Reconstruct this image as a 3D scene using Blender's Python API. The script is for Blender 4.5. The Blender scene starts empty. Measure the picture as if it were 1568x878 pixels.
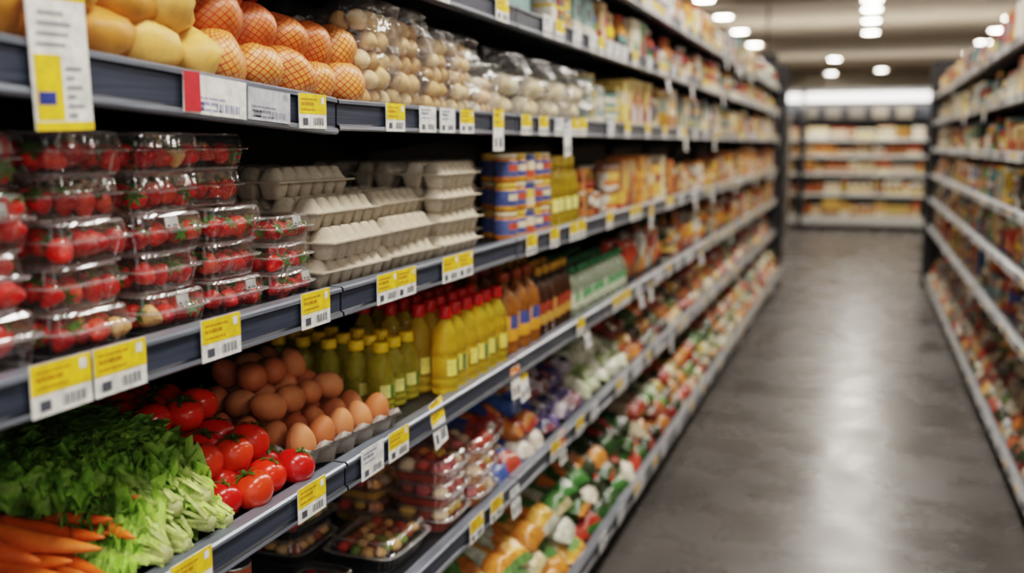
import bpy, math, random
import numpy as np
from mathutils import Matrix, Vector, Euler, noise
random.seed(11)
R=random.random
def U(a,b): return a+(b-a)*random.random()
def lin(r,g,b):
    return tuple(((v/255)/12.92 if v/255<=.04045 else ((v/255+.055)/1.055)**2.4) for v in (r,g,b))
WHITE=lin(236,236,232); YEL=lin(244,202,48); BLACK=lin(14,14,16); GREY=lin(130,132,134)

# ------------------------------------------------------------------ materials
MATS=[]; MI={}
def newmat(key):
    m=bpy.data.materials.new(key); m.use_nodes=True
    nt=m.node_tree; b=nt.nodes.get('Principled BSDF')
    MI[key]=len(MATS); MATS.append(m)
    return m,nt,b
def colnode(nt,nscale=0,namt=0,detail=3,stretch=None):
    a=nt.nodes.new('ShaderNodeAttribute'); a.attribute_name='Col'
    if not nscale: return a.outputs['Color']
    tc=nt.nodes.new('ShaderNodeTexCoord'); n=nt.nodes.new('ShaderNodeTexNoise')
    n.inputs['Scale'].default_value=nscale; n.inputs['Detail'].default_value=detail
    src=tc.outputs['Object']
    if stretch:
        mp=nt.nodes.new('ShaderNodeMapping'); mp.inputs['Scale'].default_value=stretch
        nt.links.new(src,mp.inputs['Vector']); src=mp.outputs['Vector']
    nt.links.new(src,n.inputs['Vector'])
    mr=nt.nodes.new('ShaderNodeMapRange'); mr.inputs['From Min'].default_value=.3; mr.inputs['From Max'].default_value=.7
    mr.inputs['To Min'].default_value=1-namt; mr.inputs['To Max'].default_value=1+namt
    nt.links.new(n.outputs['Fac'],mr.inputs['Value'])
    vm=nt.nodes.new('ShaderNodeVectorMath'); vm.operation='SCALE'
    nt.links.new(a.outputs['Color'],vm.inputs[0]); nt.links.new(mr.outputs['Result'],vm.inputs['Scale'])
    return vm.outputs['Vector']
def addbump(nt,b,scale,strength,dist=.002,detail=4):
    tc=nt.nodes.new('ShaderNodeTexCoord'); n=nt.nodes.new('ShaderNodeTexNoise')
    n.inputs['Scale'].default_value=scale; n.inputs['Detail'].default_value=detail
    nt.links.new(tc.outputs['Object'],n.inputs['Vector'])
    bp=nt.nodes.new('ShaderNodeBump'); bp.inputs['Strength'].default_value=strength; bp.inputs['Distance'].default_value=dist
    nt.links.new(n.outputs['Fac'],bp.inputs['Height']); nt.links.new(bp.outputs['Normal'],b.inputs['Normal'])
    return bp
def mk(key,rough=.5,metal=0,ns=0,na=0,bs=0,bst=0,bd=.002,trans=0,coat=0,spec=.5,stretch=None,ior=1.45):
    m,nt,b=newmat(key)
    nt.links.new(colnode(nt,ns,na,stretch=stretch),b.inputs['Base Color'])
    b.inputs['Roughness'].default_value=rough; b.inputs['Metallic'].default_value=metal
    b.inputs['Transmission Weight'].default_value=trans; b.inputs['Coat Weight'].default_value=coat
    b.inputs['Specular IOR Level'].default_value=spec; b.inputs['IOR'].default_value=ior
    if bst: addbump(nt,b,bs,bst,bd)
    return m,nt,b
mk('paper',.5,ns=60,na=.2)
mk('gloss',.22,ns=45,na=.3,bs=50,bst=.35,bd=.004)
mk('tin',.28,metal=.85)
mk('pulp',.95,ns=120,na=.1,bs=420,bst=.5,bd=.0015,spec=.15)
mk('egg',.5,ns=26,na=.12,bs=600,bst=.14,bd=.0006,spec=.3)
mk('tomato',.22,ns=18,na=.18,spec=.5,coat=.1)
m,nt,b=mk('leaf',.45,ns=70,na=.25,bs=140,bst=.4,bd=.003)
tl=nt.nodes.new('ShaderNodeBsdfTranslucent'); nt.links.new(colnode(nt,70,.25),tl.inputs[0])
ms_=nt.nodes.new('ShaderNodeMixShader'); ms_.inputs[0].default_value=.35
nt.links.new(b.outputs[0],ms_.inputs[1]); nt.links.new(tl.outputs[0],ms_.inputs[2]); nt.links.new(ms_.outputs[0],nt.nodes['Material Output'].inputs[0])
mk('carrot',.5,ns=40,na=.18,bs=170,bst=.5,bd=.0015)
mk('potato',.5,ns=50,na=.16,bs=220,bst=.3,bd=.001)
mk('oil',.05,trans=.72,ior=1.25)
mk('rail',.3,metal=.35,ns=9,na=.3,stretch=(30,.6,30))
mk('darkmetal',.45,metal=.4,ns=8,na=.15)
mk('mushroom',.6,ns=60,na=.14,bs=150,bst=.2)
mk('plastic',.3)
m,nt,b=newmat('net')
uv=nt.nodes.new('ShaderNodeUVMap'); uv.uv_map='UVMap'; sx=nt.nodes.new('ShaderNodeSeparateXYZ'); nt.links.new(uv.outputs['UV'],sx.inputs[0])
def mth(nt,op,a,bb=None):
    n=nt.nodes.new('ShaderNodeMath'); n.operation=op
    for k,v in enumerate((a,bb)):
        if v is None: continue
        if isinstance(v,(int,float)): n.inputs[k].default_value=v
        else: nt.links.new(v,n.inputs[k])
    return n.outputs[0]
uu=mth(nt,'MULTIPLY',sx.outputs['X'],22); vv=mth(nt,'MULTIPLY',sx.outputs['Y'],12)
l1=mth(nt,'LESS_THAN',mth(nt,'FRACT',mth(nt,'ADD',uu,vv)),.17)
l2=mth(nt,'LESS_THAN',mth(nt,'FRACT',mth(nt,'SUBTRACT',uu,vv)),.17)
ln=mth(nt,'MAXIMUM',l1,l2)
mx=nt.nodes.new('ShaderNodeMix'); mx.data_type='RGBA'; nt.links.new(ln,mx.inputs['Factor'])
nt.links.new(colnode(nt,50,.2),mx.inputs['A']); mx.inputs['B'].default_value=(*lin(186,40,24),1)
nt.links.new(mx.outputs['Result'],b.inputs['Base Color']); b.inputs['Roughness'].default_value=.4
bp=nt.nodes.new('ShaderNodeBump'); bp.inputs['Distance'].default_value=.002; bp.inputs['Strength'].default_value=.8
nt.links.new(ln,bp.inputs['Height']); nt.links.new(bp.outputs['Normal'],b.inputs['Normal'])
m,nt,b=newmat('berry')
tc=nt.nodes.new('ShaderNodeTexCoord'); vo=nt.nodes.new('ShaderNodeTexVoronoi'); vo.inputs['Scale'].default_value=210
nt.links.new(tc.outputs['Object'],vo.inputs['Vector'])
lt=mth(nt,'LESS_THAN',vo.outputs['Distance'],.2)
mx=nt.nodes.new('ShaderNodeMix'); mx.data_type='RGBA'; nt.links.new(lt,mx.inputs['Factor'])
nt.links.new(colnode(nt,50,.3),mx.inputs['A']); mx.inputs['B'].default_value=(*lin(220,130,60),1)
nt.links.new(mx.outputs['Result'],b.inputs['Base Color']); b.inputs['Roughness'].default_value=.32
bp=nt.nodes.new('ShaderNodeBump'); bp.inputs['Distance'].default_value=.0015; bp.inputs['Strength'].default_value=.7
nt.links.new(vo.outputs['Distance'],bp.inputs['Height']); nt.links.new(bp.outputs['Normal'],b.inputs['Normal'])
def clear(key,base,scale,rough,bs,bst,bd,haze=.05):
    m,nt,b=newmat(key); out=nt.nodes['Material Output']; nt.nodes.remove(b)
    tr=nt.nodes.new('ShaderNodeBsdfTransparent'); tr.inputs[0].default_value=(.985,.987,.99,1)
    gl=nt.nodes.new('ShaderNodeBsdfGlossy'); gl.inputs['Roughness'].default_value=rough; gl.inputs[0].default_value=(1,1,1,1)
    df=nt.nodes.new('ShaderNodeBsdfTranslucent'); df.inputs[0].default_value=(.8,.8,.8,1)
    d2=nt.nodes.new('ShaderNodeBsdfDiffuse'); d2.inputs[0].default_value=(.8,.8,.8,1)
    ad=nt.nodes.new('ShaderNodeMixShader'); ad.inputs[0].default_value=.4; nt.links.new(d2.outputs[0],ad.inputs[1]); nt.links.new(df.outputs[0],ad.inputs[2])
    hz=nt.nodes.new('ShaderNodeMixShader'); hz.inputs[0].default_value=haze; nt.links.new(tr.outputs[0],hz.inputs[1]); nt.links.new(ad.outputs[0],hz.inputs[2])
    lw=nt.nodes.new('ShaderNodeLayerWeight'); lw.inputs['Blend'].default_value=.3
    f=mth(nt,'ADD',mth(nt,'MULTIPLY',lw.outputs['Facing'],scale),base)
    mix=nt.nodes.new('ShaderNodeMixShader'); nt.links.new(f,mix.inputs[0]); nt.links.new(hz.outputs[0],mix.inputs[1]); nt.links.new(gl.outputs[0],mix.inputs[2])
    nt.links.new(mix.outputs[0],out.inputs[0])
    tc=nt.nodes.new('ShaderNodeTexCoord'); n=nt.nodes.new('ShaderNodeTexNoise'); n.inputs['Scale'].default_value=bs
    nt.links.new(tc.outputs['Object'],n.inputs['Vector'])
    bp=nt.nodes.new('ShaderNodeBump'); bp.inputs['Strength'].default_value=bst; bp.inputs['Distance'].default_value=bd
    nt.links.new(n.outputs['Fac'],bp.inputs['Height']); nt.links.new(bp.outputs['Normal'],gl.inputs['Normal'])
clear('film',.05,.2,.16,34,.9,.01,.04)
clear('clear',.06,.3,.1,30,.5,.005,.03)
clear('clearrim',.14,.4,.15,25,.4,.004,.26)
def emis(key,col,st):
    m,nt,b=newmat(key); b.inputs['Base Color'].default_value=(*col,1); b.inputs['Emission Color'].default_value=(*col,1); b.inputs['Emission Strength'].default_value=st
emis('lamp',(1,.93,.82),60); emis('tube',(1,.97,.93),2.4)
def surf(key,c,rough,s1,amt,r2=None):
    m,nt,b=newmat(key)
    tc=nt.nodes.new('ShaderNodeTexCoord'); n=nt.nodes.new('ShaderNodeTexNoise'); n.inputs['Scale'].default_value=s1; n.inputs['Detail'].default_value=8; n.inputs['Roughness'].default_value=.62
    nt.links.new(tc.outputs['Object'],n.inputs['Vector'])
    cr=nt.nodes.new('ShaderNodeValToRGB'); cr.color_ramp.elements[0].position=.32; cr.color_ramp.elements[1].position=.68
    cr.color_ramp.elements[0].color=(*[v*(1-amt) for v in c],1); cr.color_ramp.elements[1].color=(*[v*(1+amt) for v in c],1)
    nt.links.new(n.outputs['Fac'],cr.inputs[0]); nt.links.new(cr.outputs[0],b.inputs['Base Color'])
    b.inputs['Roughness'].default_value=rough
    if r2:
        n2=nt.nodes.new('ShaderNodeTexNoise'); n2.inputs['Scale'].default_value=s1*2.3; n2.inputs['Detail'].default_value=6
        nt.links.new(tc.outputs['Object'],n2.inputs['Vector'])
        mr=nt.nodes.new('ShaderNodeMapRange'); mr.inputs['From Min'].default_value=.3; mr.inputs['From Max'].default_value=.7
        mr.inputs['To Min'].default_value=rough; mr.inputs['To Max'].default_value=r2
        nt.links.new(n2.outputs['Fac'],mr.inputs['Value']); nt.links.new(mr.outputs['Result'],b.inputs['Roughness'])
surf('floor',lin(78,75,72),.2,1.4,.3,.36)
surf('ceil',lin(190,174,154),.9,1.2,.08)
surf('wall',lin(180,170,154),.85,.8,.05)
surf('trimm',lin(60,60,62),.6,2,.05)

# ------------------------------------------------------------------ mesh tools
class T:
    def __init__(s,V,F,C=0,mi='paper',SM=False,UV=None,VC=None):
        s.V=np.array(V,float).reshape(-1,3); s.S=np.array([len(f) for f in F],int)
        s.L=np.array([i for f in F for i in f],int); n=len(F)
        s.C=np.full(n,C) if isinstance(C,int) else np.array(C,int)
        s.M=np.full(n,MI[mi]) if isinstance(mi,str) else np.array([MI[k] if isinstance(k,str) else k for k in mi],int)
        s.SM=np.full(n,SM) if isinstance(SM,bool) else np.array(SM,bool)
        s.UV=np.zeros((len(s.V),2)) if UV is None else np.array(UV,float)
        s.VC=None if VC is None else np.array(VC,float)
def TR(x=0,y=0,z=0,rz=0,rx=0,ry=0,s=1):
    if isinstance(s,(int,float)): s=(s,s,s)
    return np.array(Matrix.Translation((x,y,z))@Euler((rx,ry,rz),'XYZ').to_matrix().to_4x4()@Matrix.Diagonal((*s,1)))
def tjoin(parts):
    t=T([(0,0,0)],[(0,)]); off=0; Vs=[];S=[];L=[];C=[];M=[];SM=[];UV=[]
    for p in parts:
        a,m=p[0],p[1]; V=a.V if m is None else a.V@m[:3,:3].T+m[:3,3]
        Vs.append(V);S.append(a.S);L.append(a.L+off);C.append(a.C+(p[2] if len(p)>2 else 0));M.append(a.M);SM.append(a.SM);UV.append(a.UV); off+=len(V)
    t.V=np.concatenate(Vs);t.S=np.concatenate(S);t.L=np.concatenate(L);t.C=np.concatenate(C);t.M=np.concatenate(M);t.SM=np.concatenate(SM);t.UV=np.concatenate(UV)
    return t
class MB:
    def __init__(s): s.p=[]
    def add(s,t,m=None,pal=((.8,.8,.8),),tint=None,clip=None):
        V=t.V if m is None else t.V@m[:3,:3].T+m[:3,3]
        if clip is not None:
            V=V.copy()
            if clip[0] is not None: V[:,2]=np.maximum(V[:,2],clip[0])
            if clip[1] is not None: V[:,0]=np.minimum(V[:,0],clip[1])
            if len(clip)>2 and clip[2] is not None: V[:,2]=np.where(V[:,2]>clip[2],clip[2]+(V[:,2]-clip[2])*.35,V[:,2])
            if len(clip)>3 and clip[3] is not None: V[:,1]=np.where(V[:,1]>clip[3],clip[3]+(V[:,1]-clip[3])*.3,V[:,1])
        if t.VC is not None:
            lc=t.VC[t.L]
            if tint is not None: lc=lc*np.array(tint)
        else:
            P=np.array(pal); lc=np.repeat(P[np.minimum(t.C,len(P)-1)],t.S,axis=0)
        s.p.append((V,t.S,t.L,lc,t.M,t.SM,t.UV))
    def build(s,name,parent=None):
        if not s.p: return None
        off=0;Ls=[]
        for q in s.p: Ls.append(q[2]+off); off+=len(q[0])
        V=np.concatenate([q[0] for q in s.p]);S=np.concatenate([q[1] for q in s.p]);L=np.concatenate(Ls)
        lc=np.concatenate([q[3] for q in s.p]);M=np.concatenate([q[4] for q in s.p]);SM=np.concatenate([q[5] for q in s.p]);UV=np.concatenate([q[6] for q in s.p])
        o=np.array([(V[:,0].min()+V[:,0].max())/2,(V[:,1].min()+V[:,1].max())/2,V[:,2].min()]); V=V-o
        me=bpy.data.meshes.new(name); me.vertices.add(len(V)); me.vertices.foreach_set('co',V.astype(np.float32).ravel())
        me.loops.add(len(L)); me.loops.foreach_set('vertex_index',L.astype(np.int32))
        me.polygons.add(len(S)); st=np.concatenate([[0],np.cumsum(S)[:-1]])
        me.polygons.foreach_set('loop_start',st.astype(np.int32)); me.polygons.foreach_set('loop_total',S.astype(np.int32))
        used=sorted(set(M.tolist())); rm={k:i for i,k in enumerate(used)}
        for k in used: me.materials.append(MATS[k])
        me.polygons.foreach_set('material_index',np.array([rm[k] for k in M.tolist()],np.int32))
        me.polygons.foreach_set('use_smooth',SM)
        me.update(calc_edges=True)
        ca=me.color_attributes.new('Col','FLOAT_COLOR','CORNER')
        ca.data.foreach_set('color',np.hstack([lc,np.ones((len(lc),1))]).astype(np.float32).ravel())
        ul=me.uv_layers.new(name='UVMap'); ul.data.foreach_set('uv',UV[L].astype(np.float32).ravel())
        ob=bpy.data.objects.new(name,me); bpy.context.scene.collection.objects.link(ob); ob.location=o
        if parent: ob.parent=parent
        return ob
def empty(name):
    e=bpy.data.objects.new(name,None); bpy.context.scene.collection.objects.link(e); return e
def boxT(x0,x1,y0,y1,z0,z1,C=0,mi='paper'):
    V=[(x0,y0,z0),(x1,y0,z0),(x1,y1,z0),(x0,y1,z0),(x0,y0,z1),(x1,y0,z1),(x1,y1,z1),(x0,y1,z1)]
    return T(V,[(0,3,2,1),(4,5,6,7),(0,1,5,4),(1,2,6,5),(2,3,7,6),(3,0,4,7)],C,mi)
def quadX(x,y0,y1,z0,z1,C=0,mi='paper'):
    return T([(x,y0,z0),(x,y1,z0),(x,y1,z1),(x,y0,z1)],[(0,1,2,3)],C,mi)
def lathe(prof,seg=12,slots=None,mi='plastic',SM=True,front=None,ripple=None):
    n=len(prof); V=[];F=[];C=[];M=[];UV=[];S=[]
    for i,(r,z) in enumerate(prof):
        for j in range(seg+1):
            a=2*math.pi*j/seg; rr=r*(1+(ripple(a,i/(n-1)) if ripple else 0))
            V.append((rr*math.cos(a),rr*math.sin(a),z)); UV.append((j/seg,i/(n-1)))
    w=seg+1
    for i in range(n-1):
        for j in range(seg):
            sl=slots[i] if slots else 0
            if front:
                q=front(i,((j+.5)/seg))
                if q is not None: sl=q
            F.append((i*w+j,i*w+j+1,(i+1)*w+j+1,(i+1)*w+j)); C.append(sl); M.append(mi if isinstance(mi,str) else mi[i]); S.append(SM)
    m0=mi if isinstance(mi,str) else mi[0]; m1=mi if isinstance(mi,str) else mi[-1]
    if prof[0][0]>1e-5: F.append(tuple(j for j in range(seg-1,-1,-1))); C.append(slots[0] if slots else 0); M.append(m0); S.append(False)
    if prof[-1][0]>1e-5: F.append(tuple((n-1)*w+j for j in range(seg))); C.append(slots[-1] if slots else 0); M.append(m1); S.append(False)
    return T(V,F,C,M,S,UV)
def ball(seg=14,rings=9,mi='potato',amp=0,seed=0,fr=1.3):
    prof=[(math.sin(math.pi*i/rings)+1e-6,-math.cos(math.pi*i/rings)) for i in range(rings+1)]
    t=lathe(prof,seg,None,mi)
    if amp:
        V=t.V
        for k in range(len(V)):
            v=Vector(V[k]); f=1+amp*noise.noise(v*fr+Vector((seed*7.3,seed*3.1,0))); V[k]=v*f
    return t
def grid(nu,nv,fn,C=0,mi='paper',SM=True,flip=False,cf=None,vcf=None):
    V=[];F=[];VC=[];Cc=[]
    for i in range(nu+1):
        for j in range(nv+1):
            V.append(fn(i/nu,j/nv))
            if vcf: VC.append(vcf(i/nu,j/nv))
    w=nv+1
    for i in range(nu):
        for j in range(nv):
            q=(i*w+j,(i+1)*w+j,(i+1)*w+j+1,i*w+j+1); F.append(q[::-1] if flip else q)
            Cc.append(cf((i+.5)/nu,(j+.5)/nv) if cf else C)
    return T(V,F,Cc,mi,SM,None,VC if vcf else None)

# ---- package templates (unit size, front = +x)
def pat_a(u,v):
    if v>.82: return 1
    if ((u-.5)/.34)**2+((v-.58)/.16)**2<1: return 2
    if v<.3 and .2<u<.85: return 3
    return 0
def pat_b(u,v):
    if .45<v<.75: return 1 if not(.25<u<.75) else 2
    if v<.12: return 3
    return 0
def pat_c(u,v):
    if v>u*.6+.35: return 1
    if ((u-.55)/.3)**2+((v-.3)/.18)**2<1: return 2
    if v<.08: return 3
    return 0
def pat_d(u,v):
    if v<.4: return 1
    if .55<v<.8 and .15<u<.85: return 2
    if .12<v<.3 and .5<u<.9: return 3
    return 0
PATS=[pat_a,pat_b,pat_c,pat_d]
def pboxT(pat,nu=6,nv=8,mi='paper'):
    f=grid(nu,nv,lambda i,j:(.5,i-.5,j),mi=mi,SM=False,cf=pat)
    b=grid(1,nv,lambda i,j:(-.5,i-.5,j),mi=mi,SM=False,flip=True)
    l=grid(2,nv,lambda i,j:(i-.5,-.5,j),mi=mi,SM=False,cf=lambda i,j:pat(.1,j))
    r=grid(2,nv,lambda i,j:(i-.5,.5,j),mi=mi,SM=False,flip=True,cf=lambda i,j:pat(.9,j))
    t=grid(1,1,lambda i,j:(i-.5,j-.5,1),mi=mi,SM=False,C=1)
    return tjoin([(f,None),(b,None),(l,None),(r,None),(t,None)])
def bagT(pat,seed=0,nu=10,nv=12,mi='gloss',wr=.16):
    def pos(sgn):
        def fn(i,j):
            u=2*i-1;v=2*j-1
            pr=max(0,(1-abs(u)**3)*(1-abs(v)**5))**.6
            nn=noise.noise(Vector((u*2.2+seed*5,v*2.6,sgn*3+seed)))+.5*noise.noise(Vector((u*5+seed,v*7,sgn)))
            return (sgn*.5*pr*(1+wr*1.6*nn)+.03*math.sin(v*4+seed)*(1-pr), .5*u*(1-.07*(1-v*v)+.03*math.sin(9*v+seed)), .5+.5*v)
        return fn
    f=grid(nu,nv,pos(1),mi=mi,cf=pat); b=grid(nu,nv,pos(-1),mi=mi,flip=True,cf=pat)
    return tjoin([(f,None),(b,None)])
BOXES=[pboxT(p) for p in PATS]
BAGS=[bagT(PATS[i%4],i) for i in range(8)]
FILMS=[bagT(PATS[0],i+20,14,18,'film',.35) for i in range(4)]
CAN=lathe([(.47,0),(.5,.03),(.49,.05),(.49,.12),(.49,.4),(.49,.72),(.49,.93),(.5,.96),(.47,1),(.44,.98)],14,[4,4,0,0,0,1,4,4,4],['tin','tin','paper','paper','paper','paper','tin','tin','tin'],front=lambda i,a:2 if i==4 and (a<.14 or a>.86) else (3 if i==3 and (a<.2 or a>.8) else None))
JAR=lathe([(.44,0),(.5,.05),(.5,.2),(.5,.4),(.5,.62),(.5,.74),(.42,.82),(.42,.83),(.46,.84),(.46,.98),(.43,1)],14,[0,0,1,1,1,0,0,2,2,2],['gloss']*2+['paper']*3+['gloss']*2+['plastic']*3,front=lambda i,a:3 if i==3 and (a<.15 or a>.85) else None)
def bottleT(body='gloss',seg=14):
    pr=[(.42,0),(.5,.03),(.5,.12),(.48,.15),(.5,.2),(.5,.34),(.5,.5),(.49,.56),(.44,.66),(.3,.76),(.17,.83),(.15,.88),(.2,.885),(.2,.99),(.17,1)]
    sl=[0,0,0,0,1,1,0,0,0,0,0,2,2,2]; ms=[body]*4+['paper']*2+[body]*5+['plastic']*3
    return lathe(pr,seg,sl,ms,front=lambda i,a:3 if i==5 and (a<.16 or a>.84) else None)
BOT=bottleT(); BOTC=bottleT('oil')
def oilbT(capr):
    o=lathe([(.4,0),(.5,.025),(.5,.07),(.45,.09),(.5,.11),(.5,.17),(.45,.19),(.5,.21),(.5,.42),(.45,.44),(.5,.46),(.48,.55),(.42,.64),(.44,.68),(.3,.77),(.17,.84),(.16,.855)],18,[0]*16,'oil')
    c=lathe([(capr,.86),(capr*1.04,.87),(capr,.99),(capr*.85,1)],14,[2]*3,'plastic')
    F=[];C=[];V=[]
    for j in range(9):
        a=-math.pi*.34+math.pi*.68*j/8
        V+=[(.507*math.cos(a),.507*math.sin(a),.23),(.507*math.cos(a),.507*math.sin(a),.41)]
    for j in range(8): F.append((2*j,2*j+2,2*j+3,2*j+1)); C.append(3 if j in(3,4) else 1)
    return tjoin([(o,None),(c,None),(T(V,F,C,'paper',True),None)])
OILB=oilbT(.24); OILS=oilbT(.3)

WARM=[(216,140,60),(226,184,86),(186,70,46),(232,218,186),(170,116,72),(236,230,214),(140,52,38),(210,124,66),(206,168,116),(116,76,50)]
MIX=WARM+[(70,126,134),(56,82,150),(84,134,74),(232,226,214),(60,50,50),(120,160,154),(170,50,46),(46,60,60),(236,196,60)]
CREAM=[(232,218,186),(236,230,214),(220,194,150),(190,124,80),(226,196,112),(170,70,50),(226,224,218),(114,144,140),(60,60,64),(212,140,66)]
REDDY=[(176,60,44),(210,126,60),(140,50,40),(214,166,84),(100,120,66),(220,206,174),(110,58,46),(60,46,38),(186,98,64),(54,62,42)]
GREENY=[(96,136,72),(206,208,182),(70,108,60),(220,206,174),(210,130,60),(176,66,50),(56,80,48)]
def pal(th,n=4):
    cs=random.sample(th,min(n,len(th)))
    f=U(.65,1.05); return [tuple(min(.95,c*f) for c in lin(*q)) for q in cs]+[lin(190,190,190)]
KINDS={
 'boxed_groceries':(BOXES,(.08,.15),(.05,.07),(.13,.26),False),
 'small_cartons':(BOXES,(.055,.09),(.06,.09),(.05,.11),True),
 'canned_goods':([CAN],(.072,.078),None,(.08,.11),True),
 'glass_jars':([JAR],(.06,.085),None,(.1,.17),False),
 'bottled_drinks':([BOT],(.055,.08),None,(.16,.28),False),
 'snack_pouches':(BAGS,(.11,.16),(.06,.08),(.15,.23),False),
}
def fill(side,y0,y1,z,clear,th,kinds=None,deep=2,front=None):
    mbs={}; y=y0; kinds=kinds or list(KINDS)
    sg=1 if side=='L' else -1; fx=front if front is not None else (-.94 if side=='L' else .70)
    while y<y1-.06:
        k=random.choice(kinds); tl,wr,dr,hr,stack=KINDS[k]; w=U(*wr); d=U(*dr) if dr else w; h=min(U(*hr),clear*.93); t=random.choice(tl)
        nf=random.randint(1,3); p=pal(th); ns=max(1,int(clear*.95/h)) if stack else 1
        if stack: ns=max(1,ns-random.randint(0,1))
        for q in range(nf):
            if y+w>y1: break
            if R()<.35: p=pal(th)
            for dd in range(deep):
                if dd==0 and R()<.1: continue
                for s_ in range(ns):
                    x=fx-sg*(.012+U(0,.012)+d*(dd+.5)*1.04)
                    mbs.setdefault(k,MB()).add(t,TR(x,y+w/2,z+s_*h,(0 if sg>0 else math.pi)+U(-.06,.06),s=(d*.97,w*.95,h)),p)
            y+=w+.004
        y+=U(0,.02)
    for k,mb in mbs.items(): mb.build(k)
def pillows(side,name,y0,y1,z,th,layers=2,xs=(.07,.2,.33),w=.13,h=.17,d=.06,tilt=(.9,1.5),front=None,drop=.12,run=1):
    mb=MB(); sg=1 if side=='L' else -1; fx=front if front is not None else (-.935 if side=='L' else .70)
    for L in range(layers):
        for k,xo in enumerate(xs):
            if L>0 and k==0 and L==layers-1: continue
            y=y0+U(0,.03); p=pal(th); c=0
            while y<y1-w*.6:
                a=U(*tilt); ww=w*U(.8,1.15)
                if c%run==0: p=pal(th)
                c+=1
                if L and R()<drop: y+=ww; continue
                m=TR(fx-sg*(xo+L*.03+ .02),y+ww/2,z+.03+L*d*.95,rz=(0 if sg>0 else math.pi)+U(-.4,.4),rx=U(-.15,.15))@TR(0,0,0,ry=-a)@TR(0,0,-h/2,s=(d*U(.9,1.25),ww,h))
                mb.add(random.choice(BAGS),m,p,clip=(z+.002,None)); y+=ww*.98
    return mb.build(name)

# ------------------------------------------------------------------ room
def single(name,t,p,parent=None):
    mb=MB(); mb.add(t,None,p); return mb.build(name,parent)
single('floor',boxT(-6.5,6.5,-3,34,-.1,0,0,'floor'),[(1,1,1)])
single('ceiling',boxT(-6.5,6.5,-3,34,3.75,3.85,0,'ceil'),[(1,1,1)])
single('wall_left',boxT(-6.6,-6.5,-3,34,0,3.75,0,'wall'),[(1,1,1)])
single('wall_right',boxT(6.5,6.6,-3,34,0,3.75,0,'wall'),[(1,1,1)])
single('wall_back',boxT(-6.5,6.5,34,34.1,0,3.75,0,'wall'),[(1,1,1)])
single('baseboard_back',boxT(-6.4,6.4,33.96,34,0,.12,0,'trimm'),[(1,1,1)])
mb=MB(); LAMPS=[]
lampT=tjoin([(lathe([(.12,.0),(.15,0),(.16,-.03),(.16,-.05),(.16,.0)],16,[0,0,0,0],'plastic'),None),(lathe([(.135,-.052),(.135,-.045)],16,[0],'lamp'),None)])
for x,ys in ((-2.4,(2,5,8,11,13.6,15.6,17.8,20.2,22.9,26)),(0,(2,5,8,11,14.2,15.4,16.5,17.6,19.2,21.2,23.2)),(2.3,(2,5,8,11,13.4,15.5,17.6,19.6,21.6,24,27,30))):
    for y in ys: LAMPS.append((x,y))
LAMPS+= [(-.85,27.5),(-1.1,33),(.5,29.2),(.35,32)]
for x,y in LAMPS: mb.add(lampT,TR(x,y,3.75),[WHITE])
mb.build('ceiling_downlights')
mb=MB()
for yy in (16,23,29): mb.add(boxT(-6.5,6.5,yy,yy+.14,3.66,3.75),None,[lin(160,144,122)])
mb.build('ceiling_beams')
mb=MB()
mb.add(boxT(-1.75,-1.4,16.9,17.1,2.62,2.98,0,'darkmetal'),None,[BLACK]); mb.add(boxT(-1.59,-1.56,16.98,17.02,2.98,3.75,0,'darkmetal'),None,[BLACK]); mb.add(boxT(-1.7,-1.45,16.88,16.9,2.67,2.93,0,'plastic'),None,[lin(40,42,46)])
mb.build('ceiling_speaker')

# ------------------------------------------------------------------ gondola shelving
RAILP=[(-.028,0),(-.001,0),(.003,-.003),(.003,-.008),(-.002,-.011),(-.003,-.045),(.003,-.048),(.004,-.054),(0,-.057),(-.028,-.057)]
RC=[1,1,1,2,0,2,1,1,1,1]
def railT(y0,y1,dz0=0,dz1=0,k=1,sg=1):
    n=len(RAILP); V=[(sg*x,y0,z*k+dz0) for x,z in RAILP]+[(sg*x,y1,z*k+dz1) for x,z in RAILP]; F=[];C=[]
    for i in range(n):
        j=(i+1)%n; q=(i,i+n,j+n,j)
        F.append(q if sg<0 else q[::-1]); C.append(RC[i])
    F.append(tuple(range(n)) if sg<0 else tuple(range(n-1,-1,-1))); C.append(2)
    F.append(tuple(range(2*n-1,n-1,-1)) if sg<0 else tuple(range(n,2*n))); C.append(2)
    return T(V,F,C,'rail')
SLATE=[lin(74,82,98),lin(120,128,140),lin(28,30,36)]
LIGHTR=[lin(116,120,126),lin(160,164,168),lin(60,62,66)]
def slab(x0,x1,y0,y1,za,zb,th,C=0,mi='darkmetal'):
    V=[(x0,y0,za-th),(x1,y0,za-th),(x1,y1,zb-th),(x0,y1,zb-th),(x0,y0,za),(x1,y0,za),(x1,y1,zb),(x0,y1,zb)]
    return T(V,[(0,3,2,1),(4,5,6,7),(0,1,5,4),(1,2,6,5),(2,3,7,6),(3,0,4,7)],C,mi)
LV={'A':1.631,'B':1.285,'C':.945,'D':.588,'E':.17,'Z':1.92,'Y':2.17}
Lfront={'E':-.82}
def azl(y): return 1.633+.052*(1.63-y) if y<1.63 else 1.631
bays=[-.37+i for i in range(13)]
gl=empty('shelving_gondola')
decks=MB();rails=MB();frame=MB()
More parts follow.
